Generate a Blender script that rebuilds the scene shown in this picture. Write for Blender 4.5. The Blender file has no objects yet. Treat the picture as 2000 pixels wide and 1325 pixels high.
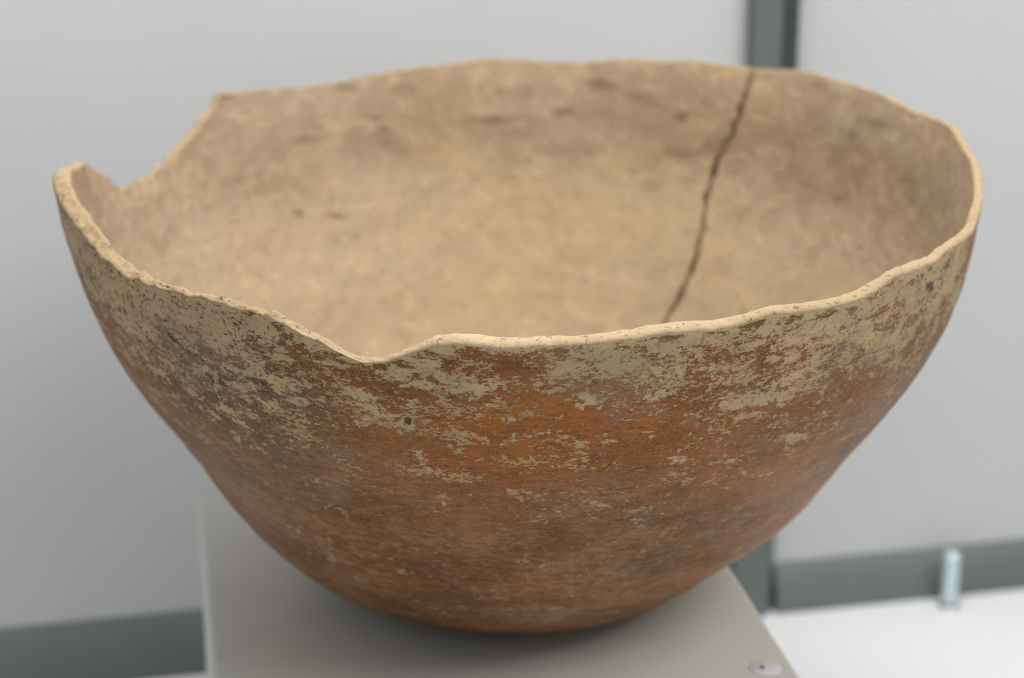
import bpy, math
import numpy as np
from mathutils import Matrix, Vector
S = bpy.context.scene
# ------------------------------------------------------------------ camera
cam_d = bpy.data.cameras.new('camera'); cam = bpy.data.objects.new('camera', cam_d)
S.collection.objects.link(cam); S.camera = cam
cam.location = (0.00109, -0.69437, 0.31940)
cam.rotation_euler = (math.radians(90 - 18.5), 0, 0)
cam_d.sensor_width = 36; cam_d.lens = 36 * 4154.3 / 2000
cam_d.clip_start = 0.05; cam_d.clip_end = 30
cam_d.dof.use_dof = True; cam_d.dof.focus_distance = 0.583; cam_d.dof.aperture_fstop = 9.6
# ------------------------------------------------------------------ light of the gallery
W = bpy.data.worlds.new('World'); S.world = W; W.use_nodes = True
W.node_tree.nodes['Background'].inputs[0].default_value = (0.90, 0.96, 1.0, 1)
W.node_tree.nodes['Background'].inputs[1].default_value = 0.32
def area(name, loc, target, size, power, col):
    l = bpy.data.lights.new(name, 'AREA'); l.shape = 'RECTANGLE'; l.size, l.size_y = size
    l.energy = power; l.color = col
    o = bpy.data.objects.new(name, l); S.collection.objects.link(o); o.location = loc
    o.rotation_euler = (Vector(target) - Vector(loc)).to_track_quat('-Z', 'Y').to_euler()
area('case_lamp', (0.05, -0.15, 1.0), (0.04, 0.02, 0.05), (0.55, 0.25), 10.4, (1.0, 0.955, 0.89))
area('gallery_lamp', (0.95, -0.75, 1.30), (0.05, 0.05, 0.0), (0.7, 0.7), 12.0, (1.0, 0.97, 0.94))
S.view_settings.view_transform = 'Standard'; S.view_settings.look = 'None'
S.view_settings.exposure = 0.0; S.view_settings.gamma = 1.0
S.cycles.use_denoising = True
S.cycles.max_bounces = 8; S.cycles.filter_width = 1.0
# ------------------------------------------------------------------ measured shape of the bowl (bowl frame, metres, radians)
COV = [[-2.686,0.226,0.92],[-2.531,0.2267,0.97],[-2.591,0.2133,0.77],[-2.598,0.204,0.52],[-2.687,0.1793,0.009999999999999981],[-2.379,0.2237,1.02],[-2.413,0.2117,0.87],[-2.41,0.2011,0.61],[-2.419,0.1892,0.36],[-2.468,0.1734,0.10999999999999999],[-2.24,0.223,1.02],[-2.254,0.2155,0.77],[-2.272,0.2077,0.31],[-2.24,0.202,0.5599999999999999],[-2.25,0.1921,0.45999999999999996],[-2.288,0.1774,0.15999999999999998],[-2.107,0.2247,0.97],[-2.12,0.2158,0.8200000000000001],[-2.121,0.207,0.71],[-2.124,0.1978,0.36],[-2.139,0.1852,0.10999999999999999],[-2.145,0.1736,0.009999999999999981],[-2.006,0.2231,0.77],[-2.004,0.2147,0.61],[-2.003,0.2059,0.61],[-2.005,0.1949,0.20999999999999996],[-2.011,0.1844,0.10999999999999999],[-1.912,0.2208,0.7999999999999999],[-1.927,0.2153,-0.1],[-1.91,0.2105,0.0],[-1.905,0.2035,0.35000000000000003],[-1.903,0.1943,0.125],[-1.887,0.1888,-0.02499999999999991],[-1.832,0.2193,0.7999999999999999],[-1.835,0.2141,0.2],[-1.85,0.2067,0.6499999999999999],[-1.835,0.198,-0.02499999999999991],[-1.762,0.2223,0.7999999999999999],[-1.774,0.217,0.7250000000000001],[-1.767,0.2102,0.19999999999999996],[-1.769,0.2049,-0.10000000000000009],[-1.705,0.2265,0.875],[-1.696,0.2225,0.0],[-1.697,0.2165,0.7999999999999999],[-1.699,0.2095,0.125],[-1.621,0.2265,-0.1],[-1.621,0.2224,0.0],[-1.63,0.2172,0.7250000000000001],[-1.621,0.2104,0.7250000000000001],[-1.611,0.2033,-0.17500000000000004],[-1.547,0.2261,0.0],[-1.546,0.2194,0.0],[-1.573,0.2071,0.35000000000000003],[-1.517,0.2143,0.19999999999999996],[-1.494,0.2018,-0.10000000000000009],[-1.474,0.2261,0.9500000000000001],[-1.462,0.221,0.6499999999999999],[-1.469,0.2151,0.27499999999999997],[-1.446,0.2053,0.050000000000000044],[-1.389,0.2256,1.1749999999999998],[-1.395,0.2198,0.27499999999999997],[-1.381,0.2119,0.050000000000000044],[-1.374,0.2011,-0.17500000000000004],[-1.331,0.225,0.7999999999999999],[-1.306,0.218,0.875],[-1.279,0.2097,0.050000000000000044],[-1.266,0.1976,-0.10000000000000009],[-1.244,0.2271,0.63],[-1.24,0.2228,0.73],[-1.255,0.2171,0.5],[-1.224,0.2078,0.08000000000000002],[-1.164,0.2288,0.68],[-1.155,0.2219,0.38],[-1.144,0.213,0.48],[-1.109,0.205,0.63],[-1.092,0.1952,0.03],[-1.054,0.2294,0.78],[-1.056,0.2227,0.58],[-1.018,0.2147,0.48],[-0.975,0.2061,0.48],[-0.957,0.1981,0.13],[-0.957,0.1882,0.18],[-0.945,0.2294,0.83],[-0.929,0.222,0.73],[-0.913,0.2145,0.48],[-0.877,0.2059,0.22999999999999998],[-0.864,0.1961,0.13],[-0.83,0.2286,0.88],[-0.822,0.2197,0.58],[-0.738,0.209,0.68],[-0.687,0.2011,0.38],[-0.722,0.1953,0.08000000000000002],[-0.667,0.227,0.88],[-0.651,0.2175,0.78],[-0.574,0.2066,0.43000000000000005],[-0.589,0.1999,0.18],[-0.521,0.2272,0.88],[-0.332,0.2105,0.68],[-2.259,0.1602,-0.45],[-2.039,0.1716,-0.45],[-1.878,0.1779,-0.45],[-1.74,0.1816,-0.45],[-1.612,0.1835,-0.45],[-1.486,0.1839,-0.45],[-1.357,0.1827,-0.45],[-1.217,0.1797,-0.45],[-1.052,0.1741,-0.45],[-0.816,0.1625,-0.45],[-2.191,0.1434,-0.8],[-1.956,0.155,-0.8],[-1.78,0.1609,-0.8],[-1.625,0.1637,-0.8],[-1.475,0.1642,-0.8],[-1.32,0.1623,-0.8],[-1.142,0.1572,-0.8],[-0.898,0.146,-0.8],[-2.147,0.1197,-1],[-1.889,0.1321,-1],[-1.698,0.1373,-1],[-1.525,0.1389,-1],[-1.348,0.1373,-1],[-1.144,0.1317,-1],[-1.94,0.0941,-1],[-1.677,0.1043,-1],[-1.458,0.1056,-1],[-1.21,0.099,-1],[-2.384,0.1551,-0.5],[-0.716,0.1759,-0.05],[-1.572,0.198,-0.35],[-1.421,0.1959,-0.3],[-1.722,0.1965,-0.3],[-1.201,0.1903,-0.2],[-1.882,0.193,-0.1],[-1.023,0.1822,-0.15]]
SOOT = [[-2.619,0.2083,0.3],[-2.498,0.2056,0.6],[-2.403,0.2033,0.8],[-2.482,0.1855,0.5],[-2.247,0.2193,0.8],[-2.272,0.2077,1],[-2.286,0.1961,1],[-2.398,0.1777,0.5],[-2.138,0.2202,0.9],[-2.156,0.2092,1],[-2.179,0.1973,1],[-2.245,0.1798,0.6],[-2.043,0.2203,0.8],[-2.056,0.2094,1],[-2.073,0.198,0.9],[-2.084,0.1856,0.6],[-1.966,0.2193,0.5],[-1.965,0.2089,0.6],[-1.966,0.1981,0.6],[-1.959,0.1864,0.5],[-1.884,0.2164,0.1],[-1.872,0.2044,0.35],[-1.885,0.1909,0.3],[-2.214,0.1628,0.4],[-2.061,0.1633,0.3],[-1.878,0.1779,0.2],[-1.773,0.1975,0.0],[-1.765,0.2138,0],[-1.787,0.1783,0.1],[-1.687,0.2183,0.0],[-1.69,0.2043,0.0],[-1.694,0.189,0.0],[-1.706,0.1651,0.0],[-1.593,0.2192,0.0],[-1.592,0.2052,0.0],[-1.591,0.1901,0.0],[-1.591,0.1666,0.0],[-1.499,0.2194,0.0],[-1.495,0.2055,0.0],[-1.489,0.1903,0.0],[-1.477,0.1668,0.0],[-1.404,0.219,0.0],[-1.396,0.205,0.0],[-1.385,0.1896,0.0],[-1.36,0.1656,0.0],[-1.306,0.218,0.0],[-1.293,0.2036,0.0],[-1.276,0.1879,0.0],[-1.234,0.1628,0.0],[-1.202,0.2161,0.0],[-1.184,0.2014,0.0],[-1.156,0.1848,0.0],[-1.087,0.1578,0.0],[-1.087,0.2132,0.0],[-1.061,0.198,0.0],[-1.015,0.1796,0.0],[-0.891,0.1484,0.0],[-0.934,0.2118,0.3],[-0.892,0.1954,0.3],[-0.758,0.2045,0.3],[-0.657,0.1836,0.3],[-0.439,0.2014,0.5],[-1.22,0.1312,0.6],[-1.47,0.1006,0.4],[-1.566,0.1504,0.1],[-1.832,0.1399,0.15],[-2.173,0.1306,0.3]]
FILM_SHEEN = [[-2.272,0.2077,0.9],[-2.323,0.2124,0.7],[-2.163,0.2053,0.8],[-2.53,0.2094,0.5],[-2.568,0.218,0.3],[-2.57,0.1963,0.2],[-2.522,0.1831,0.1],[-1.926,0.2047,0.6],[-1.86,0.222,0.3],[-1.394,0.2172,0.8],[-1.348,0.208,0.7],[-1.435,0.2226,0.5],[-1.29,0.2,0.3],[-1.048,0.1917,0.5],[-1.136,0.2002,0.4],[-0.87,0.2146,0.7],[-0.696,0.19,0.6],[-0.892,0.1954,0.4],[-2.006,0.1867,0.6],[-2.084,0.1856,0.6],[-1.875,0.1804,0.6],[-1.981,0.1741,0.5],[-1.792,0.1733,0.4],[-1.465,0.1838,0.5],[-1.553,0.2036,0.0],[-1.472,0.1981,0.05],[-1.621,0.1996,0.05],[-1.711,0.2004,0.15],[-1.368,0.1935,0.15],[-1.201,0.1903,0.2],[-0.95,0.1694,0.2],[-0.763,0.1668,0.3],[-1.673,0.1893,0.15],[-1.571,0.1902,0.1],[-2.208,0.1861,0.3],[-2.107,0.2004,0.35],[-2.318,0.1866,0.3],[-1.09,0.1682,0.3],[-1.278,0.1741,0.4],[-1.366,0.1708,0.6],[-1.207,0.1621,0.504],[-1.007,0.1433,0.46799999999999997],[-1.446,0.1559,0.432],[-1.614,0.1585,0.36],[-1.766,0.1503,0.36],[-1.93,0.1478,0.36],[-2.096,0.1512,0.324],[-2.21,0.1555,0.35],[-2.29,0.1236,0.216],[-2.085,0.1163,0.288],[-1.877,0.1155,0.324],[-1.65,0.1219,0.36],[-1.47,0.1006,0.54],[-1.664,0.0993,0.36],[-1.311,0.1163,0.432],[-1.22,0.1312,0.576],[-1.058,0.1215,0.36],[-1.431,0.1384,0.288],[-0.845,0.1292,0.396],[-0.779,0.1527,0.45],[-0.677,0.1542,0.5],[-0.813,0.1413,0.36],[-2.47,0.1395,0.5],[-2.421,0.1322,0.324],[-1.747,0.2106,0.1],[-1.668,0.2203,0.1],[-1.834,0.1999,0.25],[-2.02,0.2107,0.4],[-1.063,0.2125,0.3],[-1.23,0.2132,0.4]]
RICH = [[-1.524,0.2036,1],[-1.423,0.1997,0.95],[-1.621,0.2033,0.8],[-1.701,0.1987,0.6],[-1.866,0.2134,0.4],[-1.571,0.1962,0.8],[-1.316,0.1947,0.7],[-1.469,0.1902,0.7],[-1.205,0.1925,0.6],[-1.042,0.2011,0.4],[-1.765,0.2138,0.6],[-1.86,0.1936,0.5],[-1.985,0.2011,0.35],[-2.238,0.1733,0.3],[-2.445,0.1561,0.2],[-2.34,0.1373,0.3],[-2.158,0.1255,0.3],[-1.957,0.123,0.3],[-1.728,0.1673,0.4],[-1.569,0.1718,0.5],[-1.349,0.1755,0.5],[-1.037,0.1734,0.6],[-0.623,0.1325,0.6],[-0.766,0.1034,0.5],[-1.24,0.1465,0.3],[-1.422,0.1291,0.4],[-1.631,0.1383,0.3],[-1.832,0.1399,0.3],[-2.482,0.1855,0.5],[-2.588,0.1934,0.6],[-2.468,0.1666,0.3],[-0.796,0.191,0.5],[-1.187,0.098,0.3],[-1.738,0.0975,0.3],[-1.915,0.2173,0.6],[-1.612,0.2191,0.6],[-1.133,0.2214,0.5],[-1.997,0.1611,0.3],[-2.239,0.1907,0.2]]
SPOT = [[-1.4265,0.21156,0.1457,203.8,-129.0,-523.8,-529.3,1],[-1.3197,0.21227,0.1458,216.3,14.2,-157.4,-626.6,1],[-1.4427,0.20886,0.145,548.7,-111.3,-435.8,-887.5,0.8],[-1.1464,0.20686,0.1445,216.1,-9.2,-214.1,-476.7,0.9],[-1.0751,0.20577,0.1442,129.1,54.2,-2.0,-581.6,0.8],[-1.024,0.21131,0.1456,144.6,71.3,33.4,-511.1,0.7],[-1.754,0.19006,0.1395,390.8,-182.3,-225.2,-280.6,0.9],[-1.7386,0.18394,0.137,463.9,-276.4,-695.0,-505.8,0.7],[-1.8054,0.20362,0.1436,285.1,-25.9,189.1,-1361.9,1],[-1.7349,0.20278,0.1434,285.5,-86.0,-444.5,-1253.5,1],[-1.771,0.20122,0.143,309.5,-14.2,43.3,-300.7,1.1],[-2.2138,0.20404,0.1437,191.4,-156.0,-120.3,-581.6,0.9],[-2.07,0.20804,0.1448,223.1,-132.3,-113.5,-462.5,0.9],[-1.8638,0.20907,0.145,189.8,-61.9,-108.6,-510.4,0.9],[-1.8352,0.20564,0.1442,299.4,-184.4,-281.8,-448.6,0.8],[-1.64,0.21596,0.1467,131.3,8.4,60.0,-485.6,0.7],[-1.6115,0.20957,0.1452,178.9,11.5,120.8,-906.2,0.9],[-1.5725,0.20535,0.1441,392.3,-45.6,-224.9,-1071.2,0.9],[-1.4805,0.20632,0.1443,600.3,-257.7,-624.1,-860.2,0.9],[-1.5669,0.19994,0.1426,1185.1,23.2,24.2,-1068.2,0.9],[-1.2296,0.18831,0.1388,239.6,22.3,-231.5,-606.6,0.8],[-1.7151,0.16878,0.13,1151.9,250.6,216.3,-242.8,0.9],[-1.6343,0.17552,0.1332,153.8,0.6,144.1,-1353.2,0.8],[-1.5693,0.17795,0.1344,346.4,5.5,25.8,-1074.4,0.7],[-2.0569,0.20042,0.1428,293.3,-145.2,-66.2,-538.8,0.7],[-1.9948,0.20261,0.1434,441.6,-204.3,-102.2,-539.0,0.8],[-2.2051,0.19232,0.1403,361.2,-287.0,-149.1,-608.1,0.8],[-2.1743,0.18775,0.1386,237.1,-169.0,-102.0,-733.6,0.8],[-1.706,0.21897,0.1474,560.2,318.8,149.6,-165.0,0.6],[-2.1025,0.12549,0.1073,1180.9,-192.8,147.0,-146.5,0.78],[-1.9827,0.15652,0.1239,482.0,-281.1,-479.1,-583.1,0.9],[-2.1704,0.13773,0.114,426.3,-315.4,-178.8,-412.7,0.9],[-1.3647,0.16951,0.1303,252.7,26.8,-207.3,-791.9,0.8],[-1.5038,0.17563,0.1333,226.3,36.5,331.5,-979.2,0.8],[-1.2987,0.16445,0.1279,213.4,45.4,-138.5,-747.0,0.8],[-2.1209,0.18175,0.1361,451.7,-329.1,-256.6,-587.6,0.9],[-2.0903,0.17284,0.1319,398.0,-254.6,-213.0,-748.4,0.8],[-2.1974,0.18015,0.1354,528.7,-432.3,-241.6,-501.7,0.8],[-1.1028,0.18302,0.1366,370.4,160.1,-29.0,-1035.1,0.9],[-1.1534,0.18359,0.1369,681.9,14.7,-995.5,-1594.9,0.8],[-1.2987,0.19823,0.1422,563.9,76.8,-126.7,-1342.5,0.9],[-1.3932,0.20037,0.1428,688.3,-25.3,-349.7,-1351.0,0.9],[-1.041,0.17479,0.1329,231.6,-62.3,-1126.0,-1154.1,0.8],[-1.2001,0.17691,0.1339,385.8,105.1,-233.1,-1032.3,0.7],[-1.9154,0.17669,0.1338,318.3,-106.8,4.4,-763.2,0.8],[-1.6721,0.19339,0.1407,1000.0,-38.8,86.8,-983.9,0.8],[-1.5914,0.19607,0.1415,1180.8,10.1,21.3,-1055.2,0.8],[-0.9535,0.18694,0.1383,127.5,70.1,-90.6,-483.7,0.8],[-0.7988,0.217,0.147,138.7,66.0,-80.5,-281.6,0.8],[-2.1263,0.12416,0.1065,1251.2,-221.2,148.5,-148.1,0.6],[-2.2107,0.13272,0.1113,411.6,-323.0,-169.4,-477.8,0.5],[-1.4628,0.11041,0.0978,210.4,20.5,-33.4,-532.1,0.3],[-1.4275,0.19879,0.1423,831.7,296.3,735.3,-1609.5,0.8],[-1.3759,0.19742,0.1419,679.0,70.1,-184.8,-1782.2,0.7],[-1.5604,0.18923,0.1392,878.1,19.2,38.3,-1599.5,0.5]]
DARK = [[-1.7724,0.20232,0.1433,540.4,-497.2,-645.5,-382.6,1.3],[-1.6358,0.20493,0.144,441.6,-64.5,-84.1,-591.1,0.45],[-0.627,0.22602,0.1489,186.4,-121.3,-199.9,-398.5,0.92],[-2.1945,0.20308,0.1435,106.2,-66.5,-9.2,-232.4,0.75],[-2.2708,0.20687,0.1445,95.3,-66.4,5.3,-132.7,0.75],[-2.0958,0.20708,0.1445,133.2,-69.5,-39.8,-305.3,0.72],[-2.3076,0.21228,0.1458,236.6,-171.2,12.6,-399.8,0.6],[-2.1615,0.19902,0.1424,184.6,-122.2,-75.5,-353.2,0.75],[-2.4983,0.20561,0.1442,176.3,-182.2,33.4,-182.8,0.5],[-2.0505,0.20065,0.1428,195.8,-96.6,-73.9,-607.5,0.6],[-2.0748,0.22252,0.1482,194.9,-64.3,53.2,-722.1,0.45],[-1.9662,0.21927,0.1475,219.0,-76.8,-71.1,-552.5,0.5],[-1.2151,0.13528,0.1127,247.0,89.5,-8.2,-761.2,0.8]]
IDARK = [[2.2703,0.17846,0.1346,-278.3,-97.7,117.8,-609.7,0.8],[2.144,0.1742,0.1326,-142.2,-64.6,176.2,-672.0,0.75],[2.013,0.16888,0.13,-162.0,-88.0,283.5,-750.3,0.4],[2.1007,0.16479,0.128,-311.5,-83.9,63.4,-489.7,0.6],[1.9343,0.15658,0.1239,-186.8,-111.2,160.9,-360.5,0.3],[2.1997,0.20639,0.1444,-108.8,0.1,5.3,-422.4,0.55],[2.135,0.20614,0.1443,-427.7,-62.0,80.7,-625.5,0.5],[1.935,0.20125,0.143,-90.4,-70.6,87.5,-136.8,0.5],[2.0415,0.22452,0.1486,-112.3,-12.4,44.4,-506.5,0.5],[2.4226,0.22928,0.1496,-191.6,-57.9,90.0,-526.0,0.6],[1.8793,0.22275,0.1482,-92.4,-6.1,17.7,-336.3,0.45],[1.5914,0.21992,0.1476,-78.8,1.4,-4.2,-200.5,0.4],[1.3492,0.22459,0.1486,-115.3,-11.8,29.4,-416.7,0.8],[1.445,0.2126,0.1459,-156.1,9.6,-24.7,-414.6,0.6],[1.6486,0.20878,0.145,-93.8,0.8,5.9,-401.0,0.6],[1.7368,0.20788,0.1447,-117.2,-3.1,4.7,-249.3,0.3],[1.9629,0.20556,0.1441,-148.4,-14.2,25.7,-277.1,0.4],[1.1041,0.21539,0.1466,-318.6,50.2,-55.4,-415.2,0.8],[1.0353,0.22282,0.1482,-150.2,25.9,-33.7,-251.5,0.4],[1.2447,0.22094,0.1478,-91.8,-18.0,49.6,-319.6,0.5],[0.5528,0.22437,0.1486,-207.2,81.5,-159.4,-646.8,0.6],[0.4888,0.23155,0.1501,-83.5,-3.5,-32.8,-384.2,0.5],[0.7148,0.23824,0.1513,-200.5,0.2,-41.7,-652.5,0.6],[0.9813,0.20611,0.1443,-71.0,13.8,-33.9,-198.1,0.45],[0.3789,0.18678,0.1382,-309.6,292.6,-232.9,-698.9,0.6],[0.5242,0.2011,0.143,-49.1,27.3,-72.3,-254.5,0.35],[0.3187,0.21741,0.147,-60.8,37.4,-76.9,-261.3,0.3],[2.4308,0.19539,0.1413,-60.9,-4.4,27.0,-285.6,0.3],[2.5598,0.20721,0.1446,-82.7,-30.4,47.5,-206.3,0.25],[1.1034,0.20135,0.143,-55.5,9.1,-27.8,-197.2,0.4],[1.4378,0.19653,0.1416,-52.6,3.4,-6.9,-245.6,0.3],[0.7245,0.20759,0.1447,-70.1,24.9,-60.9,-252.7,0.3],[0.834,0.17999,0.1353,-69.1,28.2,-51.6,-241.4,0.2],[1.5866,0.1816,0.136,-77.9,1.3,-9.0,-402.2,0.2],[2.0044,0.21208,0.1458,-74.4,-7.8,38.3,-417.8,0.4],[2.959,0.20362,0.1436,-64.1,-54.1,81.8,-263.5,0.25]]
IYEL = [[1.8304,0.1963,0.1416,-111.5,-27.8,77.3,-342.6,0.8],[1.5866,0.1816,0.136,-58.5,1.0,-4.3,-193.0,0.5],[1.2067,0.19538,0.1413,-62.7,11.2,-35.0,-250.0,0.6],[0.4917,0.21799,0.1472,-61.6,25.7,-97.8,-368.0,0.9],[0.4965,0.20613,0.1443,-54.9,23.4,-115.5,-424.1,0.7],[0.5202,0.18935,0.1392,-39.9,39.7,-470.1,-1153.9,0.9],[1.0717,0.21404,0.1463,-74.6,12.4,-34.0,-249.3,0.6],[0.8437,0.22368,0.1484,-81.7,17.8,-31.6,-168.0,0.6],[1.4668,0.13691,0.1135,-23.4,2.0,-2.4,-82.5,0.5],[0.7832,0.1608,0.126,-24.8,13.7,-25.1,-95.9,0.4],[0.269,0.22525,0.1488,-76.6,47.6,-51.3,-176.5,0.3],[1.5846,0.16518,0.1282,-23.3,0.4,-1.9,-82.6,0.5],[0.65,0.21604,0.1467,-176.3,65.7,-121.6,-511.9,0.6]]
IRED = [[2.0088,0.20614,0.1443,-90.6,-72.9,132.0,-204.2,0.8],[2.0447,0.20066,0.1428,-223.1,-27.1,49.6,-497.9,0.7],[0.0065,0.24229,0.152,-107.0,0.2,-42.5,-192.5,1],[2.7262,0.20348,0.1436,-34.8,-19.7,46.5,-173.9,0.3],[2.1684,0.13767,0.114,-20.4,-6.6,14.9,-80.0,0.35],[2.3762,0.16345,0.1274,-23.7,-12.4,17.9,-82.4,0.35],[0.2308,0.17378,0.1324,-32.9,50.0,-60.6,-156.5,0.4]]
ILIGHT = [[1.6491,0.23189,0.1501,-216.1,0.4,-9.3,-504.9,0.9],[1.5605,0.20792,0.1447,-336.6,9.1,-18.4,-829.1,0.7],[1.6731,0.18154,0.136,-387.4,-12.4,17.8,-839.1,0.9],[1.6023,0.18055,0.1355,-233.9,2.3,-17.4,-801.5,0.6],[1.0504,0.23639,0.151,-143.1,23.2,-124.3,-843.2,0.5],[2.3274,0.15384,0.1225,-15.1,-7.5,13.5,-61.1,0.5],[2.6156,0.1796,0.1351,-25.4,-16.6,27.5,-97.6,0.3],[0.7389,0.22288,0.1483,-75.6,25.6,-54.5,-257.4,0.3],[0.6104,0.24063,0.1517,-76.6,-18.2,25.3,-648.0,0.6],[1.239,0.23304,0.1503,-77.2,8.9,-58.4,-630.4,0.4]]
CRACK = [[0.9335,0.2414],[0.9333,0.24],[0.9322,0.2328],[0.9344,0.2224],[0.9363,0.2174],[0.9539,0.2086],[0.9722,0.2019],[0.9856,0.196],[0.9843,0.1882],[0.9818,0.1805],[0.9664,0.1733],[0.9611,0.1677],[0.9536,0.1584],[0.9578,0.1532],[0.9645,0.1457],[0.9777,0.1395],[0.9823,0.1364],[0.9903,0.1307],[1.0005,0.1253]]
PROF = [[0.0,0.0,0.0],[0.00659,0.00659,0.0],[0.01099,0.01099,0.0],[0.01758,0.01758,1e-05],[0.02197,0.02197,6e-05],[0.02857,0.02855,0.0004],[0.03296,0.03293,0.0008],[0.03955,0.03948,0.00157],[0.04395,0.04381,0.00227],[0.05054,0.05022,0.00381],[0.05494,0.05442,0.0051],[0.06153,0.06061,0.00735],[0.06592,0.06458,0.00921],[0.07252,0.07023,0.01259],[0.07691,0.07385,0.01508],[0.0835,0.07901,0.01917],[0.0901,0.08383,0.02366],[0.09449,0.08694,0.02677],[0.10108,0.09153,0.0315],[0.10548,0.09454,0.0347],[0.11207,0.09894,0.03961],[0.11647,0.10178,0.04297],[0.12306,0.10584,0.04816],[0.12745,0.10839,0.05173],[0.13405,0.11202,0.05723],[0.13844,0.11436,0.06095],[0.14503,0.11785,0.06654],[0.14943,0.12017,0.07028],[0.15602,0.12361,0.0759],[0.16042,0.12585,0.07968],[0.16701,0.12912,0.08541],[0.1714,0.13124,0.08925],[0.178,0.13438,0.09505],[0.18459,0.1373,0.10096],[0.18898,0.13907,0.10498],[0.19558,0.14136,0.11116],[0.19997,0.14265,0.11536],[0.20656,0.1444,0.12171],[0.21096,0.14551,0.12597],[0.21755,0.14708,0.13237],[0.22194,0.14805,0.13665],[0.22854,0.14946,0.14309],[0.23293,0.15033,0.1474],[0.23952,0.15152,0.15388],[0.24392,0.15231,0.15821],[0.25051,0.15349,0.16469],[0.25491,0.15428,0.16902],[0.2615,0.15546,0.1755]]
DQ = [0, 0.03, 0.05, 0.07, 0.09, 0.105, 0.12, 0.135, 0.15, 0.165, 0.18, 0.195, 0.21, 0.225, 0.245]
DELTA = [[0, 0.00517, 0.00528, 0.00503, 0.00368, 0.00181, -0.00034, -0.00217, -0.00223, -0.00074, -0.00038, -0.00046, 0.00035, 0.00034, -0.00088], [0, -0.00217, -0.00178, -0.00124, -0.00028, 0.00072, 0.00129, 0.0005, -4e-05, 0.00089, 0.00188, 0.00219, 0.0018, 0.00071, -0.00069], [0, 0.00021, 0.0008, 0.00138, 0.00146, 0.00125, 0.00079, 0.00012, -3e-05, 0.00057, 0.00092, 0.00092, 0.00088, 0.00067, 0.00032]]
# rim height by angle (degrees, millimetres)
RIM = [(-180,145.6),(-177,147),(-172,150),(-167,152),(-161,152.4),(-157,151.2),(-152.7,150.9),(-147.6,148.3),(-144.2,145.1),(-140.9,143.7),(-137.9,143),(-133.6,143),(-130.4,143.4),(-127.5,143.8),(-124.1,144.5),(-121,144.7),(-118.2,144.2),(-116.3,143.5),(-114.6,141.8),(-112,140.2),(-110.4,138.6),(-109.2,136.9),(-107.5,135.3),(-106.5,134.7),(-105.4,134.6),(-104.4,135),(-102.9,136.1),(-101.2,138.3),(-99.6,141.6),(-98.4,143.6),(-96.8,144.3),(-94.9,144.7),(-93,144.2),(-90.9,143.5),(-88.3,143.8),(-85.4,144.4),(-82.6,145),(-79.7,146.1),(-76.8,146.3),(-73.6,147),(-68.6,147),(-64.8,147.7),(-61.6,148.6),(-57.7,147.6),(-54,147.3),(-51.1,147.6),(-48.1,147.8),(-44.6,150.6),(-39.8,150.2),(-35.2,149),(-33.6,150.4),(-30.9,150.7),(-25.4,148.6),(-19.3,149.5),(-13.5,153.5),(-7,154.9),(-2.8,155.7),(1.7,155.6),(6.6,157),(9.6,158.2),(12.9,157.6),(20.8,155.5),(27.4,156),(34.1,156.5),(37.7,156),(42.2,156.1),(47,155.2),(53.7,153.2),(59,152.4),(64,152.2),(67.6,150.7),(71.9,150.4),(76.4,149.2),(81.8,147.3),(87.3,146.8),(91.5,147.1),(93.7,148.1),(95.6,147.4),(100,145.6),(104.4,145),(109.5,144.2),(112.4,143.3),(114.6,142.6),(119.1,141.5),(125.1,141.4),(132.8,143.4),(138.6,144.8),(139.6,145),(140.3,142.8),(141.2,140.6),(143.2,137.9),(146.3,133.7),(150.3,130),(153.4,126.7),(158.4,124.7),(162.4,125.3),(165.5,125.8),(166.7,127),(168.4,131.8),(171,136.4),(173.7,140),(176,143.2),(180,145.6)]
PI = math.pi
def _h(ix, iy, iz, seed):
    n = (ix * 374761393 + iy * 668265263 + iz * 2147483647 + seed * 1274126177) & 0xffffffff
    n = ((n ^ (n >> 13)) * 1274126177) & 0xffffffff
    return ((n ^ (n >> 16)) & 0xffff) / 65535.0
def vnoise(P, scale, seed=0):
    """smooth 3-D value noise in -1..1"""
    p = np.asarray(P) * scale + 1000.0
    i = np.floor(p).astype(np.int64); t = p - i; t = t * t * (3 - 2 * t)
    out = 0
    for a in (0, 1):
        for b in (0, 1):
            for c in (0, 1):
                w = (t[..., 0] if a else 1 - t[..., 0]) * (t[..., 1] if b else 1 - t[..., 1]) * (t[..., 2] if c else 1 - t[..., 2])
                out = out + w * _h(i[..., 0] + a, i[..., 1] + b, i[..., 2] + c, seed)
    return out * 2 - 1
def fbm(P, scale, n=3, seed=0):
    return sum(vnoise(P, scale * 2 ** k, seed + k) * 0.5 ** k for k in range(n))
PQ, PR, PZ = np.array(PROF).T
NR = np.gradient(PZ, PQ); NZ = -np.gradient(PR, PQ); _l = np.hypot(NR, NZ); NR /= _l; NZ /= _l
NPH = 1500
phi = np.linspace(-PI, PI, NPH, endpoint=False)
ring = np.stack([np.cos(phi), np.sin(phi), 0 * phi], -1)
ra, rh = np.array(RIM).T
Hr = np.interp(np.degrees(phi), ra, rh / 1000)
deg = np.degrees(phi)
def bump01(a, lo, hi, soft):
    return np.clip((a - lo) / soft, 0, 1) * np.clip((hi - a) / soft, 0, 1)
broken = np.maximum(bump01(deg, 138.5, 169, 2), np.maximum(bump01(deg, -118, -99, 3), 0))
crumbly = bump01(deg, -168, -112, 6)
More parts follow.
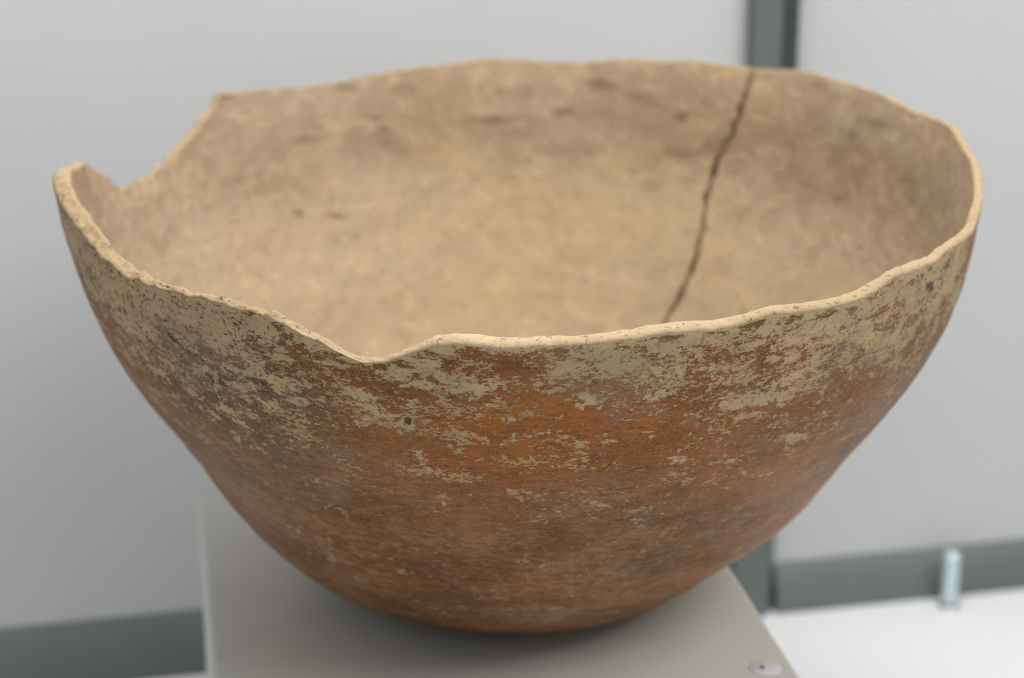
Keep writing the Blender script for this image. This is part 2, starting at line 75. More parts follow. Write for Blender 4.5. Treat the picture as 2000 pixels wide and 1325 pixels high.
_lt = np.array([(-180, 5.2), (-165, 5.6), (-150, 5.2), (-141, 4.2), (-132, 2.6), (-118, 2.4), (-108, 2.0), (-103, 2.6), (-98, 4.8), (-85, 4.9), (-70, 4.3), (-45, 4.2), (-30, 3.7), (-12, 3.2), (0, 3.4), (15, 2.8), (30, 2.6), (60, 2.2), (100, 2.4), (135, 2.2), (139, 3.4), (145, 5.0), (160, 3.8), (168, 2.6), (176, 3.4), (180, 5.2)])
lip = np.interp(deg, _lt[:, 0], _lt[:, 1]) / 1000 + 0.0005 * fbm(ring * 0.15, 45, 3, 13)
Hr = Hr + (0.0045 - lip / 2) * 0.39 * np.clip(-np.sin(phi), 0, 1)
Hr = Hr + 0.0003 * fbm(ring * 0.15, 130, 3, 5) + (0.0007 * broken * (deg > 0) + 0.00015 * broken + 0.0004 * crumbly) * fbm(ring * 0.15, 330, 3, 9)
thick = 0.0060 + 0.0007 * fbm(ring * 0.15, 25, 2, 3)
bulge = 0.34 * lip * (1 - 0.55 * broken)
QH = np.interp(Hr, PZ, PQ) - bulge
def prof(q):
    return (np.interp(q, PQ, PR), np.interp(q, PQ, PZ), np.interp(q, PQ, NR), np.interp(q, PQ, NZ))
crack = np.array(CRACK); crack = crack[np.argsort(crack[:, 1])]
_cq = np.linspace(crack[0, 1], crack[-1, 1], 400)
_cphi = np.interp(_cq, crack[:, 1], crack[:, 0])
_cphi = _cphi + 0.0045 * vnoise(np.stack([_cq, 0 * _cq, 0 * _cq], -1), 260, 4) + 0.002 * vnoise(np.stack([_cq, 0 * _cq, 0 * _cq], -1), 800, 6)
_cw = 0.0011 + 0.0004 * vnoise(np.stack([_cq, 0 * _cq + 3, 0 * _cq], -1), 220, 8)
def crack_mask(ph, q):
    cp = np.interp(q, _cq, _cphi); cw = np.interp(q, _cq, _cw)
    d = np.abs(ph - cp) * np.interp(q, PQ, PR)
    m = 1 - np.clip((d - cw * 0.7) / (cw * 0.9), 0, 1)
    return m * (q > _cq[0])
def blobs(ph, q, L, power=2.0):
    out = np.zeros_like(q)
    for b in L:
        p0, q0, R0, a, b1, c, d, v = b
        dp = (ph - p0) * R0; dq = q - q0
        near = (np.abs(dp) < 0.09) & (np.abs(dq) < 0.06)
        x = a * dp[near] + b1 * dq[near]; y = c * dp[near] + d * dq[near]
        out[near] = np.maximum(out[near], v * np.exp(-(x * x + y * y) * 0.9)) if power else 0
    return out
def field(ph, q, L, sp=0.008, sq=0.005, default=0.0, w0=0.02):
    f = np.full(ph.shape, default * w0); w = np.full(ph.shape, w0)
    for p0, q0, v in L:
        dp = (ph - p0) * 0.13; dq = q - q0
        g = np.exp(-(dp * dp) / (2 * sp * sp) - dq * dq / (2 * sq * sq))
        f += g * v; w += g
    return f / w
def mesh_grid(name, P, material, parent, attrs=None, close_u=True, flip=False, cap=None):
    """P: (rows, cols, 3) grid, columns wrap round"""
    n, m = P.shape[:2]
    idx = np.arange(n * m).reshape(n, m)
    if close_u:
        a = idx[:-1, :]; b = np.roll(idx, -1, 1)[:-1, :]; c = np.roll(idx, -1, 1)[1:, :]; d = idx[1:, :]
    else:
        a = idx[:-1, :-1]; b = idx[:-1, 1:]; c = idx[1:, 1:]; d = idx[1:, :-1]
    F = np.stack([a, b, c, d] if not flip else [a, d, c, b], -1).reshape(-1, 4)
    me = bpy.data.meshes.new(name)
    me.vertices.add(n * m); me.vertices.foreach_set('co', P.reshape(-1).astype(np.float32))
    me.loops.add(F.size); me.loops.foreach_set('vertex_index', F.reshape(-1).astype(np.int32))
    me.polygons.add(len(F)); me.polygons.foreach_set('loop_start', (np.arange(len(F)) * 4).astype(np.int32))
    me.polygons.foreach_set('use_smooth', np.ones(len(F), bool))
    me.update(calc_edges=True); me.validate()
    for k, v in (attrs or {}).items():
        at = me.attributes.new(k, 'FLOAT', 'POINT'); at.data.foreach_set('value', v.reshape(-1).astype(np.float32))
    me.materials.append(material)
    o = bpy.data.objects.new(name, me); S.collection.objects.link(o); o.parent = parent
    return o
def tag(o, label, cat=None, group=None, kind=None):
    if label: o['label'] = label
    if cat: o['category'] = cat
    if group: o['group'] = group
    if kind: o['kind'] = kind
    return o
# ------------------------------------------------------------------ materials
class NT:
    def __init__(s, name, rough=0.7, spec=0.3):
        s.m = bpy.data.materials.new(name); s.m.use_nodes = True; s.t = s.m.node_tree
        s.b = s.t.nodes['Principled BSDF']; s.b.inputs['Roughness'].default_value = rough
        s.b.inputs['Specular IOR Level'].default_value = spec
    def n(s, kind, **kw):
        x = s.t.nodes.new(kind)
        for k, v in kw.items():
            if k.startswith('i_'): s.set(x, int(k[2:]), v)
            else: setattr(x, k, v)
        return x
    def set(s, node, i, v):
        if isinstance(v, bpy.types.NodeSocket): s.t.links.new(v, node.inputs[i])
        elif v is not None: node.inputs[i].default_value = v
    def math(s, op, a, b=None, c=None, clamp=False):
        x = s.n('ShaderNodeMath', operation=op, use_clamp=clamp); s.set(x, 0, a); s.set(x, 1, b); s.set(x, 2, c); return x.outputs[0]
    def mix(s, f, a, b, mode='MIX'):
        x = s.n('ShaderNodeMix', data_type='RGBA', blend_type=mode); s.set(x, 0, f); s.set(x, 6, a); s.set(x, 7, b); return x.outputs[2]
    def ss(s, v, lo, hi, a=0.0, b=1.0):
        x = s.n('ShaderNodeMapRange', interpolation_type='SMOOTHSTEP'); s.set(x, 0, v); s.set(x, 1, lo); s.set(x, 2, hi); s.set(x, 3, a); s.set(x, 4, b); return x.outputs[0]
    def coords(s, scale=(1, 1, 1), loc=(0, 0, 0)):
        c = s.n('ShaderNodeTexCoord'); m = s.n('ShaderNodeMapping'); s.t.links.new(c.outputs['Object'], m.inputs[0])
        m.inputs['Scale'].default_value = scale; m.inputs['Location'].default_value = loc; return m.outputs[0]
    def noise(s, vec, scale, detail=4, rough=0.55, dist=0.0):
        x = s.n('ShaderNodeTexNoise'); s.set(x, 0, vec); x.inputs['Scale'].default_value = scale; x.inputs['Detail'].default_value = detail
        x.inputs['Roughness'].default_value = rough; x.inputs['Distortion'].default_value = dist; return x.outputs[0]
    def attr(s, name):
        x = s.n('ShaderNodeAttribute', attribute_name=name); return x.outputs['Fac']
    def bump(s, h, strength, dist):
        x = s.n('ShaderNodeBump'); x.inputs['Strength'].default_value = strength; x.inputs['Distance'].default_value = dist
        s.set(x, 'Height' if 0 else x.inputs.find('Height'), h); s.t.links.new(x.outputs[0], s.b.inputs['Normal'])
    def out(s, col): s.t.links.new(col, s.b.inputs['Base Color']); return s.m
def C4(r, g, b): return (r, g, b, 1)
BUFF = C4(0.54, 0.375, 0.215); BUFF2 = C4(0.46, 0.325, 0.195)
def pores(M, dens_lo, dens_hi):
    v1 = M.coords((1, 1, 1)); a = M.noise(v1, 850, 4, 0.65); b = M.noise(v1, 420, 3, 0.6)
    x = M.math('MULTIPLY', M.ss(a, dens_lo, dens_hi), M.ss(b, 0.45, 0.6)); return x
def slip_material():
    M = NT('worn_red_slip', 0.50, 0.16)
    vs = M.coords((1, 1, 2.1)); vh = M.coords((1, 1, 5.5), (3, 1, 2)); v = M.coords((1, 1, 1), (7, 2, 5))
    cover, film_sheen, rich, spot, dark, top = [M.attr(k) for k in ('cover', 'film_sheen', 'rich', 'spot', 'dark', 'top')]
    # slip: brown to glowing orange red, brushed horizontally
    n_lo = M.noise(vs, 26, 5, 0.6); n_st = M.noise(vh, 150, 7, 0.7); n_mid = M.noise(vs, 90, 8, 0.68, 0.4)
    r = M.math('MULTIPLY_ADD', rich, 1.0, M.math('MULTIPLY_ADD', n_lo, 1.6, -0.8), clamp=True)
    slip = M.mix(r, C4(0.125, 0.052, 0.019), C4(0.39, 0.122, 0.016))
    slip = M.mix(M.ss(n_mid, 0.48, 0.66, 0, 0.45), slip, C4(0.29, 0.115, 0.042))
    slip = M.mix(M.ss(n_st, 0.30, 0.60, 0.60, 0.0), slip, C4(0.085, 0.032, 0.010))
    ns = M.noise(M.coords((1, 1, 2.4), (8, 1, 3)), 520, 6, 0.78)
    slip = M.mix(M.ss(ns, 0.47, 0.36, 0, 0.65), slip, C4(0.07, 0.028, 0.010))
    slip = M.mix(M.ss(M.math('MULTIPLY_ADD', n_lo, 0.8, M.attr('soot')), 0.65, 1.40, 0, 0.75), slip, M.mix(M.ss(ns, 0.4, 0.6), C4(0.058, 0.032, 0.013), C4(0.125, 0.072, 0.032)))
    # dull grey film in streaks and dusty grains, also painting the sheen low down
    fn = M.math('MULTIPLY_ADD', n_mid, 1.1, M.math('MULTIPLY', ns, 1.5))
    ff = M.math('ADD', M.math('MULTIPLY_ADD', film_sheen, 0.85, -1.60), fn)
    fcol = M.mix(M.noise(vs, 40, 3), C4(0.150, 0.095, 0.058), C4(0.30, 0.200, 0.128))
    slip = M.mix(M.ss(ff, 0.05, 0.40, 0, 0.80), slip, fcol)
    dust_sheen = M.ss(M.math('MULTIPLY_ADD', M.noise(M.coords((1, 1, 3.4), (5, 2, 7)), 230, 7, 0.72), 1.0, M.math('MULTIPLY', n_lo, 0.5)), 0.70, 0.88, 0, 1)
    dust_sheen = M.math('MULTIPLY', dust_sheen, M.math('MULTIPLY_ADD', M.ss(top, 0.75, 0.10), 0.50, 0.10))
    slip = M.mix(dust_sheen, slip, C4(0.34, 0.195, 0.110))  # warm dust, stronger low down where it also paints the sheen
    # hairline scratches and rubbed flecks
    sc = M.noise(M.coords((1, 1, 1.6), (1, 9, 4)), 85, 6, 0.66, 1.8)
    line = M.ss(M.math('ABSOLUTE', M.math('SUBTRACT', sc, 0.5)), 0.0, 0.0075, 1, 0)
    gate = M.ss(M.noise(v, 70, 4, 0.6), 0.48, 0.60)
    low = M.ss(top, 0.0, 0.35)
    line = M.math('MULTIPLY', M.math('MULTIPLY', line, gate), M.math('MULTIPLY_ADD', low, 0.45, 0.30))
    slip = M.mix(line, slip, C4(0.50, 0.31, 0.15))
    fleck = M.noise(M.coords((1, 1, 1.9), (4, 4, 1)), 520, 5, 0.66, 0.5)
    fgate = M.noise(vs, 60, 5, 0.62)
    fl = M.math('MULTIPLY_ADD', fgate, 0.75, fleck)
    fl = M.ss(M.math('MULTIPLY_ADD', top, 0.17, fl), 1.09, 1.13, 0, 0.85)
    slip = M.mix(fl, slip, C4(0.50, 0.33, 0.165))
    gr = M.noise(v, 1400, 3, 0.65)
    slip = M.mix(M.ss(gr, 0.52, 0.66, 0.0, 0.45), slip, C4(0.38, 0.21, 0.09))
    # buff clay where the slip has worn off
    nb = M.noise(vs, 120, 10, 0.74, 0.3); nf = M.noise(M.coords((1, 1, 1.6), (2, 8, 2)), 560, 7, 0.78, 0.1)
    amp = M.ss(M.noise(M.coords((1, 1, 1.5), (6, 6, 2)), 45, 4, 0.6), 0.40, 0.58, 1.6, 5.2)
    nfc = M.math('MULTIPLY', M.math('SUBTRACT', nf, 0.5), amp)
    cv = M.math('ADD', M.math('MULTIPLY_ADD', nb, 3.9, nfc), M.math('ADD', cover, -1.97))
    cv = M.math('MULTIPLY_ADD', spot, 0.9, cv)
    cv = M.math('MAXIMUM', cv, M.math('MULTIPLY_ADD', spot, 1.25, M.math('MULTIPLY_ADD', nf, 2.2, M.math('MULTIPLY_ADD', nb, 1.2, -2.05))))
    mask = M.ss(cv, 0.48, 0.64, 0, 0.94)
    bt = M.noise(v, 60, 6, 0.6)
    buff = M.mix(M.ss(bt, 0.35, 0.65), BUFF2, BUFF)
    buff = M.mix(M.math('MULTIPLY', spot, 0.5), buff, C4(0.56, 0.395, 0.20))
    buff = M.mix(M.math('MULTIPLY', M.ss(film_sheen, 0.25, 0.9), M.ss(n_mid, 0.42, 0.6, 0, 0.5)), buff, C4(0.25, 0.20, 0.15))
    buff = M.mix(M.ss(gr, 0.40, 0.30, 0, 0.35), buff, C4(0.20, 0.14, 0.08))
    buff = M.mix(M.ss(M.math('MULTIPLY_ADD', M.attr('lipn'), 0.6, M.math('MULTIPLY', nf, 0.8)), 0.60, 0.85), buff, C4(0.50, 0.38, 0.225))
    p = pores(M, 0.555, 0.62)
    buff = M.mix(M.math('MULTIPLY', p, M.math('MULTIPLY_ADD', M.attr('crumb'), 0.55, 0.3)), buff, C4(0.10, 0.06, 0.03))
    col = M.mix(mask, slip, buff)
    # soot grey blotches
    nd = M.noise(vs, 170, 8, 0.7)
    dk = M.ss(M.math('MULTIPLY_ADD', nd, 2.8, dark), 2.00, 2.14, 0, 0.88)
    col = M.mix(dk, col, M.mix(M.ss(ns, 0.40, 0.62), C4(0.055, 0.042, 0.027), C4(0.150, 0.112, 0.075)))
    rgh = M.math('MULTIPLY_ADD', mask, 0.28, M.math('MULTIPLY_ADD', n_mid, 0.2, 0.37))
    M.t.links.new(rgh, M.b.inputs['Roughness'])
    h = M.math('ADD', M.math('MULTIPLY', mask, -0.30), M.math('ADD', M.math('MULTIPLY', n_st, 0.55), M.math('ADD', M.math('MULTIPLY', gr, 0.30), M.math('MULTIPLY', M.math('MULTIPLY', p, mask), -0.9))))
    M.bump(h, 0.8, 0.00035)
    return M.out(col)
def clay_material(name, inner):
    M = NT(name, 0.85, 0.2)
    v = M.coords((1, 1, 1.5), (5, 3, 1)); vv = M.coords((1, 1, 1))
    a = M.noise(v, 22, 5, 0.6); b = M.noise(v, 75, 7, 0.62, 0.5); g = M.noise(vv, 1300, 3, 0.6)
    if inner:
        col = M.mix(M.ss(a, 0.35, 0.65), C4(0.395, 0.302, 0.215), C4(0.41, 0.307, 0.195))
        up = M.attr('top')
        yel, red, lit, dk = [M.attr(k) for k in ('yel', 'red', 'lit', 'dark')]
        col = M.mix(M.math('MULTIPLY', yel, 0.75), col, C4(0.42, 0.295, 0.145))
        col = M.mix(M.math('MULTIPLY', red, 0.65), col, C4(0.37, 0.25, 0.17))
        col = M.mix(M.math('MULTIPLY', lit, 0.6), col, C4(0.46, 0.36, 0.26))
        m1 = M.math('MULTIPLY_ADD', b, 1.0, M.math('MULTIPLY', up, 0.20))
        col = M.mix(M.ss(m1, 0.50, 0.74, 0, 0.55), col, C4(0.26, 0.185, 0.125))
        m2 = M.noise(M.coords((1, 1, 1.8), (9, 9, 9)), 95, 6, 0.6, 0.6)
        col = M.mix(M.ss(m2, 0.52, 0.66, 0, 0.6), col, C4(0.50, 0.38, 0.235))
        m3 = M.noise(M.coords((1, 1, 2.0), (3, 1, 9)), 190, 5, 0.65)
        col = M.mix(M.ss(m3, 0.54, 0.68, 0, 0.45), col, C4(0.26, 0.185, 0.125))
        dd = M.math('MULTIPLY_ADD', M.noise(vv, 160, 5, 0.6), 0.9, M.math('ADD', dk, -0.45))
        col = M.mix(M.ss(dd, 0.12, 0.75, 0, 0.85), col, C4(0.17, 0.115, 0.065))
        cr = M.attr('crack'); col = M.mix(M.math('MULTIPLY', cr, 0.8), col, C4(0.17, 0.115, 0.06))
    else:
        col = M.mix(M.ss(a, 0.35, 0.65), C4(0.42, 0.32, 0.20), C4(0.52, 0.40, 0.255))
        col = M.mix(M.ss(b, 0.52, 0.7, 0, 0.4), col, C4(0.40, 0.28, 0.15))
    if not inner: col = M.mix(M.attr('dull'), col, C4(0.41, 0.305, 0.19))
    pd = pores(M, 0.57, 0.63)
    if not inner:
        cr = M.attr('crumb'); pd = M.math('MULTIPLY', pd, M.math('MULTIPLY_ADD', cr, 0.35, 0.75))
        col = M.mix(M.math('MULTIPLY', cr, M.ss(b, 0.40, 0.58, 0.95, 0.5)), col, C4(0.36, 0.265, 0.155))
    col = M.mix(M.math('MULTIPLY', pd, 0.9 if not inner else 0.35), col, C4(0.10, 0.065, 0.035))
    col = M.mix(M.ss(g, 0.3, 0.7, 0.0, 0.22), col, C4(0.30, 0.21, 0.12))
    h = M.math('ADD', M.math('MULTIPLY', b, 1.2), M.math('ADD', M.math('MULTIPLY', g, 0.5), M.math('MULTIPLY', pd, -1.0)))
    M.bump(h, 0.6, 0.0005)
    return M.out(col)
m_slip = slip_material(); m_in = clay_material('bare_tan_clay', True); m_rim = clay_material('cream_rim_clay', False)
M = NT('brown_crack_fill', 0.9, 0.1)
m_crack = M.out(M.mix(M.ss(M.noise(M.coords(), 120, 4, 0.6), 0.40, 0.56), C4(0.07, 0.045, 0.025), C4(0.20, 0.135, 0.075)))
def paint(name, col, rough, spec=0.4, vary=0.06, sc=30, bump=0.0):
    M = NT(name, rough, spec); n = M.noise(M.coords(), sc, 4, 0.55)
    c2 = tuple(x * (1 - vary) for x in col[:3]) + (1,)
    o = M.mix(M.ss(n, 0.3, 0.7), c2, col)
    if bump: M.bump(M.noise(M.coords((1, 1, 1), (2, 2, 2)), 900, 3), bump, 0.0002)
    return M.out(o)
m_ped = paint("grey_satin_paint", C4(0.75, 0.755, 0.695), 0.5, 0.35, 0.05, 25, 0.2)
m_pedge = paint('worn_pale_edge', C4(0.50, 0.49, 0.45), 0.55)
m_panel = paint('white_panel_paint', C4(0.600, 0.618, 0.628), 0.6, 0.3, 0.03, 8)
m_floor = paint('white_floor_laminate', C4(0.71, 0.735, 0.75), 0.4, 0.4, 0.02, 6)
m_frame = paint('green_grey_frame_paint', C4(0.135, 0.157, 0.150), 0.5, 0.4, 0.12, 20)
m_post_shade = paint('painted_post_shade', C4(0.05, 0.06, 0.055), 0.6)  # near black, for the shade painted on the post
m_disc = paint('pale_sticker_paper', C4(0.88, 0.88, 0.92), 0.6)
m_ink = paint('black_ink', C4(0.03, 0.03, 0.035), 0.6)
M = NT('pale_steel', 0.28, 0.5); M.b.inputs['Metallic'].default_value = 0.55; m_steel = M.out(M.mix(0.5, C4(0.60, 0.72, 0.78), C4(0.62, 0.73, 0.80)))
m_dkring = paint('dark_ring', C4(0.03, 0.05, 0.05), 0.4)
m_glint = paint('painted_white_glint', C4(0.85, 0.87, 0.86), 0.35)  # white of the reflection painted in front of the pin
# ------------------------------------------------------------------ the bowl
bowl = bpy.data.objects.new('pottery_bowl', None); S.collection.objects.link(bowl)
Mr = Matrix(((0.99975, 0.00827, 0.021), (-0.00716, 0.99861, -0.05217), (-0.0214, 0.052, 0.99842)))
bowl.matrix_world = Matrix.Translation((0, 0, 0.00124)) @ Mr.to_4x4()
tag(bowl, 'large broken clay bowl with worn red slip and chipped rim on the grey plinth', 'bowl')
def undulate(P, k=1.0):
    return k * (0.0009 * fbm(P, 16, 2, 21) + 0.00028 * fbm(P, 75, 2, 31) + 0.00007 * fbm(P, 420, 2, 41))
_dl, _dr, _df = [np.array(x) for x in DELTA]
_ca, _sa = np.cos(phi), np.sin(phi)
def delta(q):
    f = lambda T_: np.interp(q, DQ, T_)
    return f(_dl) * np.clip(-_ca, 0, 1)[None, :] ** 2 + f(_dr) * np.clip(_ca, 0, 1)[None, :] ** 2 + f(_df) * np.clip(-_sa, 0, 1)[None, :] ** 2
def on_surface(s_rows, inner):
    """grid rows in 0..1 from the base to the lip"""
    q = s_rows[:, None] * QH[None, :]
    if inner: q = q
    r, z, nr, nz = prof(q)
    r = r + delta(q) * np.clip(q / 0.03, 0, 1)
    d = 0.0
    if inner:
        q_t = np.clip(q / 0.2, 0, 1); d = thick[None, :] + 0.003 * (1 - q_t)
        u = np.clip((QH[None, :] - q) / 0.022, 0, 1); u = 1 - (1 - u) ** 2
        d = lip[None, :] * (1 - u) + d * u
    P = np.stack([(r - nr * d) * ring[None, :, 0], (r - nr * d) * ring[None, :, 1], z - nz * d], -1)
    N = np.stack([nr * ring[None, :, 0], nr * ring[None, :, 1], nz], -1)
    return P, N, q
PH = phi[None, :]
# outside
s = np.r_[np.linspace(0.0, 0.25, 30)[:-1], np.linspace(0.25, 1, 270)]
Po, No, qo = on_surface(s, False)
ph2 = np.broadcast_to(-np.abs(np.where(PH > 0, PH, -PH)), qo.shape)
phv = np.broadcast_to(PH, qo.shape)
dk = blobs(phv, qo, DARK); sp = blobs(phv, qo, SPOT); so = None
und = undulate(Po)
lipfade = np.clip((QH[None, :] - qo) / 0.006, 0, 1)
Po = Po + No * (und - 0.0009 * np.clip(blobs(phv, qo, DARK[:1]), 0, 1) ** 2)[..., None]
top_d = QH[None, :] - qo
cover = field(ph2, qo, COV, 0.0065, 0.0042, 0.03)
cover = np.maximum(cover, 0.9 * np.clip(1 - top_d / 0.0022, 0, 1))
fm = field(ph2, qo, FILM_SHEEN, 0.009, 0.005, 0.35); so = field(ph2, qo, SOOT, 0.010, 0.006, 0.15); rc = field(ph2, qo, RICH, 0.010, 0.006, 0.3)
top = np.clip((qo - 0.13) / 0.09, 0, 1)
mesh_grid('outer_wall', Po, m_slip, bowl, dict(cover=cover, soot=so, film_sheen=fm, rich=rc, spot=sp, dark=dk, top=top, lipn=np.clip(1 - top_d / 0.0035, 0, 1), crumb=np.broadcast_to(crumbly[None, :], qo.shape).copy()))
# inside
s = np.r_[np.linspace(0.0, 0.3, 24)[:-1], np.linspace(0.3, 1, 210)]
Pi, Ni, qi = on_surface(s, True)
phv = np.broadcast_to(PH, qi.shape)
ck = crack_mask(phv, qi)
Pi = Pi + Ni * (undulate(Pi + 0.5, 1.1) + 0.0010 * ck)[..., None]
mesh_grid('inner_wall', Pi, m_in, bowl, dict(top=np.clip((qi - 0.17) / 0.05, 0, 1), crack=ck, dark=blobs(phv, qi, IDARK), yel=blobs(phv, qi, IYEL),
          red=blobs(phv, qi, IRED), lit=blobs(phv, qi, ILIGHT)), flip=True)
# lip, joined edge to edge to both
O = Po[-1]; I = Pi[-1]; _, _, nr, nz = prof(QH)
tx = np.stack([-nz * ring[:, 0], -nz * ring[:, 1], nr], -1)
t = np.linspace(0, PI, 17)[:, None, None]
mid = (O + I) / 2; hv = (O - I) / 2
ct, st = np.cos(t), np.sin(t)
sq = 0.88 # squarish lip section
L = mid + hv * np.sign(ct) * np.abs(ct) ** sq + tx * (bulge[:, None] * st ** sq)
lipN = hv / np.linalg.norm(hv, axis=-1, keepdims=True) * ct + tx * st
rough = (0.00020 + 0.00060 * crumbly + 0.00035 * broken)[None, :]
wgt = np.sin(t[..., 0]) ** 1.3
L = L + lipN * (wgt * rough * (fbm(L, 420, 3, 51) + 0.8 * fbm(L, 160, 2, 61)))[..., None]
L = L + lipN * (wgt * 0.0002 * fbm(L, 60, 2, 71))[..., None]
mesh_grid('rim', L, m_rim, bowl, dict(crumb=np.broadcast_to(crumbly[None, :], L.shape[:2]).copy(), dull=np.broadcast_to((0.8 * (1 - bump01(deg, -106, -62, 12)))[None, :], L.shape[:2]).copy()), flip=False)
# brown filling in the crack
rows = []
_dcr = lambda q_, a_: float(np.interp(q_, DQ, _dr)) * math.cos(a_) ** 2
for k in range(len(_cq)):
    q_ = _cq[k]
    r, z, nr_, nz_ = [float(x) for x in prof(q_)]
    r += _dcr(q_, _cphi[k])
    d = float(np.interp(_cphi[k], phi, thick)) + 0.003 * (1 - min(q_ / 0.2, 1))
    u = min(max((float(np.interp(_cphi[k], phi, QH)) - q_) / 0.022, 0), 1); u = 1 - (1 - u) ** 2
    d = float(np.interp(_cphi[k], phi, lip)) * (1 - u) + d * u
    if q_ > float(np.interp(_cphi[k], phi, QH)): break
    row = []
    for w_ in (-1.0, -0.4, 0.4, 1.0):
        a_ = _cphi[k] + w_ * _cw[k] * 0.9 / r
        base = np.array([(r - nr_ * d) * math.cos(a_), (r - nr_ * d) * math.sin(a_), z - nz_ * d])
        N_ = np.array([nr_ * math.cos(a_), nr_ * math.sin(a_), nz_])
        u_ = float(undulate((base + 0.5)[None, :], 1.1)[0])
        row.append(base + N_ * (u_ + (0.0006 if abs(w_) > 0.5 else 0.00085)))
    rows.append(row)
o = mesh_grid('crack_filling', np.array(rows), m_crack, bowl, close_u=False)
o['label'] = 'dark brown filling of the long crack down the inside wall'
# ------------------------------------------------------------------ helpers for the box shapes
import bmesh
def rounded_box(name, size, loc, rz, material, parent=None, bev=0.002, seg=3, edge_mat=None):
    bm = bmesh.new(); bmesh.ops.create_cube(bm, size=1)
    for v in bm.verts: v.co = Vector((v.co.x * size[0], v.co.y * size[1], v.co.z * size[2]))
    if bev: bmesh.ops.bevel(bm, geom=list(bm.edges), offset=bev, segments=seg, profile=0.5, affect='EDGES')
    me = bpy.data.meshes.new(name); bm.to_mesh(me); bm.free()
    for p_ in me.polygons: p_.use_smooth = bool(bev)
    me.materials.append(material)
    if bev: me.set_sharp_from_angle(angle=math.radians(30))
    o = bpy.data.objects.new(name, me); S.collection.objects.link(o); o.location = loc; o.rotation_euler = (0, 0, rz); o.parent = parent
    return o
def turned(name, pts, loc, material, parent=None, n=40):
    bm = bmesh.new(); rings = []
    for r, z in pts: rings.append([bm.verts.new((r * math.cos(2 * PI * k / n), r * math.sin(2 * PI * k / n), z)) for k in range(n)])
    for a, b in zip(rings[:-1], rings[1:]):
        for k in range(n): bm.faces.new((a[k], a[(k + 1) % n], b[(k + 1) % n], b[k]))
    bm.faces.new(rings[-1]); bm.faces.new(rings[0][::-1])
    me = bpy.data.meshes.new(name); bm.to_mesh(me); bm.free()
    for p_ in me.polygons: p_.use_smooth = True
    me.set_sharp_from_angle(angle=math.radians(40)); me.materials.append(material)
    o = bpy.data.objects.new(name, me); S.collection.objects.link(o); o.location = loc; o.parent = parent
    return o
# ------------------------------------------------------------------ plinth
FZ = -0.150                       # floor of the case
pr = math.radians(9.7); wv = Vector((math.cos(pr), math.sin(pr), 0)); dv = Vector((-math.sin(pr), math.cos(pr), 0))
LB = Vector((-0.1211, 0.0705, 0)); PW, PD = 0.1870, 0.205
c = LB + wv * PW / 2 - dv * PD / 2
ped = bpy.data.objects.new('plinth', None); S.collection.objects.link(ped); ped.location = (c.x, c.y, FZ); ped.rotation_euler = (0, 0, pr)
tag(ped, 'grey painted square plinth under the clay bowl', 'plinth')
rounded_box('block', (PW, PD, -FZ - 0.0005), (0, 0, (-FZ - 0.0005) / 2), 0, m_ped, ped, 0.0026, 5)
ld = Vector((0.0831, -0.0746, 0)) - c; lx, ly = ld.dot(wv), ld.dot(dv)
d = turned('round_sticker', [(0.0053, 0), (0.0053, 0.0002), (0.0051, 0.00035)], (lx, ly, -FZ - 0.0005 + 0.00005), m_disc, ped)
d['label'] = 'pale round sticker with a small black dot'
dot = turned('dot', [(0.0009, 0), (0.0009, 0.0001)], (-0.0010, 0.0002, 0.00036), m_ink, d, 12)
# ------------------------------------------------------------------ the display case behind
wr = math.radians(12.9); wx = Vector((math.cos(wr), math.sin(wr), 0)); wy = Vector((-math.sin(wr), math.cos(wr), 0))
W0 = Vector((0.0, 0.2495, FZ))     # a point of the foot of the back wall
def wall_pt(u, back, h): return W0 + wx * u + wy * back + Vector((0, 0, h))
fl = rounded_box('floor', (3.0, 3.0, 0.02), (0, 0, FZ - 0.010), wr, m_floor, None, 0)
tag(fl, 'glossy white floor of the display case', kind='structure')
def wall_box(name, u0, u1, h0, h1, front, back, material, parent=None, bev=0.0006, seg=2):
    p_ = wall_pt((u0 + u1) / 2, (front + back) / 2, (h0 + h1) / 2)
    return rounded_box(name, (u1 - u0, back - front, h1 - h0), p_, wr, material, parent, bev, seg)
pl = wall_box('wall_panel', -1.3, 0.1125, 0.0300, 0.95, 0.0, 0.012, m_panel)
tag(pl, 'wide pale grey back panel of the case, left of the green post', 'panel', 'back panels of the case')
prr = wall_box('wall_panel', 0.1357, 1.3, 0.0235, 0.95, 0.001, 0.013, m_panel)
tag(prr, 'white back panel of the case, right of the green post', 'panel', 'back panels of the case')
fr = bpy.data.objects.new('case_frame', None); S.collection.objects.link(fr); fr.location = wall_pt(0.123, 0, 0); fr.rotation_euler = (0, 0, wr)
tag(fr, 'green grey metal frame of the case, one post over a low rail', 'frame')
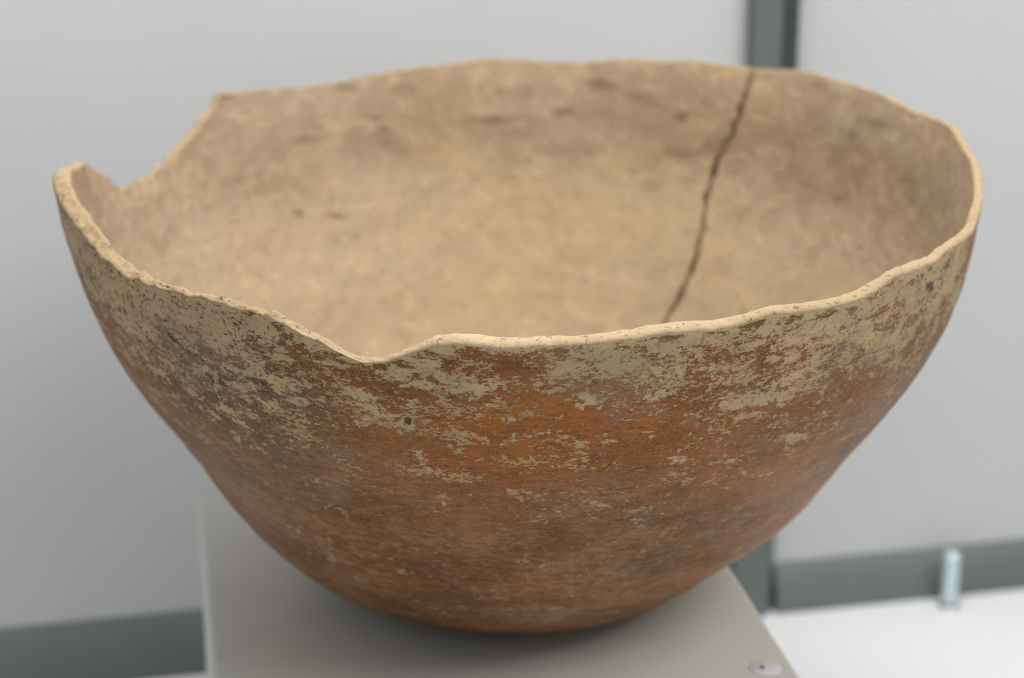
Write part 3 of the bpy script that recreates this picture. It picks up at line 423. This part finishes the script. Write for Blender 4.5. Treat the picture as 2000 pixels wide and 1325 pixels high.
def bar(name, length, section, loc, axis, material, parent):
    """a bar of the given (depth, across) section, swept along its length"""
    bm = bmesh.new(); a = []; b = []
    for d_, w_ in section:
        if axis == 'x': a.append(bm.verts.new((0, d_, w_))); b.append(bm.verts.new((length, d_, w_)))
        else: a.append(bm.verts.new((w_, d_, 0))); b.append(bm.verts.new((w_, d_, length)))
    n = len(section)
    for k in range(n): bm.faces.new((a[k], a[(k + 1) % n], b[(k + 1) % n], b[k]))
    bm.faces.new(a[::-1]); bm.faces.new(b); bmesh.ops.recalc_face_normals(bm, faces=bm.faces)
    me = bpy.data.meshes.new(name); bm.to_mesh(me); bm.free()
    for p_ in me.polygons: p_.use_smooth = True
    me.set_sharp_from_angle(angle=math.radians(35)); me.materials.append(material)
    o = bpy.data.objects.new(name, me); S.collection.objects.link(o); o.parent = parent; o.location = loc
    return o
def rail_section(h, depth, r):
    pts = [(0.010, 0.0), (-depth, 0.0)]
    for k in range(1, 17):
        s_ = k / 16
        pts.append((-depth * (1 - s_ ** 2.2) - 0.0004, h * s_))
    pts.append((0.010, h)); return pts
bar('rail', 1.30 - 0.0112, rail_section(0.0306, 0.0075, 0.010), (-1.30 - 0.0, 0, 0), 'x', m_frame, fr)
bar('rail', 1.20, rail_section(0.0244, 0.0070, 0.010), (0.0127, 0, 0), 'x', m_frame, fr)
ps = [(0.012, -0.0112), (-0.008, -0.0112), (-0.0085, -0.0108)]
for k in range(13):
    a = k / 12 * PI / 2
    ps.append((-0.0085 + 0.0125 * (1 - math.cos(a)), 0.0015 + 0.0110 * math.sin(a)))
ps += [(0.012, 0.0125)]
bar('post', 0.95, ps, (0, 0, 0), 'z', m_frame, fr)
pin = bpy.data.objects.new('support_pin', None); S.collection.objects.link(pin); pin.location = wall_pt(0.2240, -0.0165, 0.0)
tag(pin, 'short pale steel pin standing on the white floor before the rail at right', 'pin')
turned('shaft', [(0.0040, 0.0022), (0.0040, 0.0285), (0.0034, 0.0292)], (0, 0, 0), m_steel, pin, 32)
turned('collar', [(0.0052, 0.0002), (0.0052, 0.0012), (0.0042, 0.0021)], (0, 0, 0), m_dkring, pin, 32)
turned('floor_glint', [(0.0022, 0.0), (0.0022, 0.0016), (0.0014, 0.0022)], (-0.0012, -0.0078, 0.0001), m_glint, pin, 20)  # added white cap, a painted reflection on the floor by the pin
wall_box('post_shade_strip', 0.1262, 0.1334, 0.06, 0.95, -0.0100, 0.004, m_post_shade, None, 0.001).name = 'post_shade_strip'  # added dark strip stands in for shade on the post's right side
_o = bpy.data.objects['post_shade_strip']; _o.parent = fr; _o.matrix_parent_inverse = fr.matrix_basis.inverted()

bpy.context.view_layer.update()
_z = min((bowl.matrix_world @ v.co).z for v in bpy.data.objects['outer_wall'].data.vertices)
bowl.location.z -= _z + 0.0003
print('bowl lowest point was', _z)
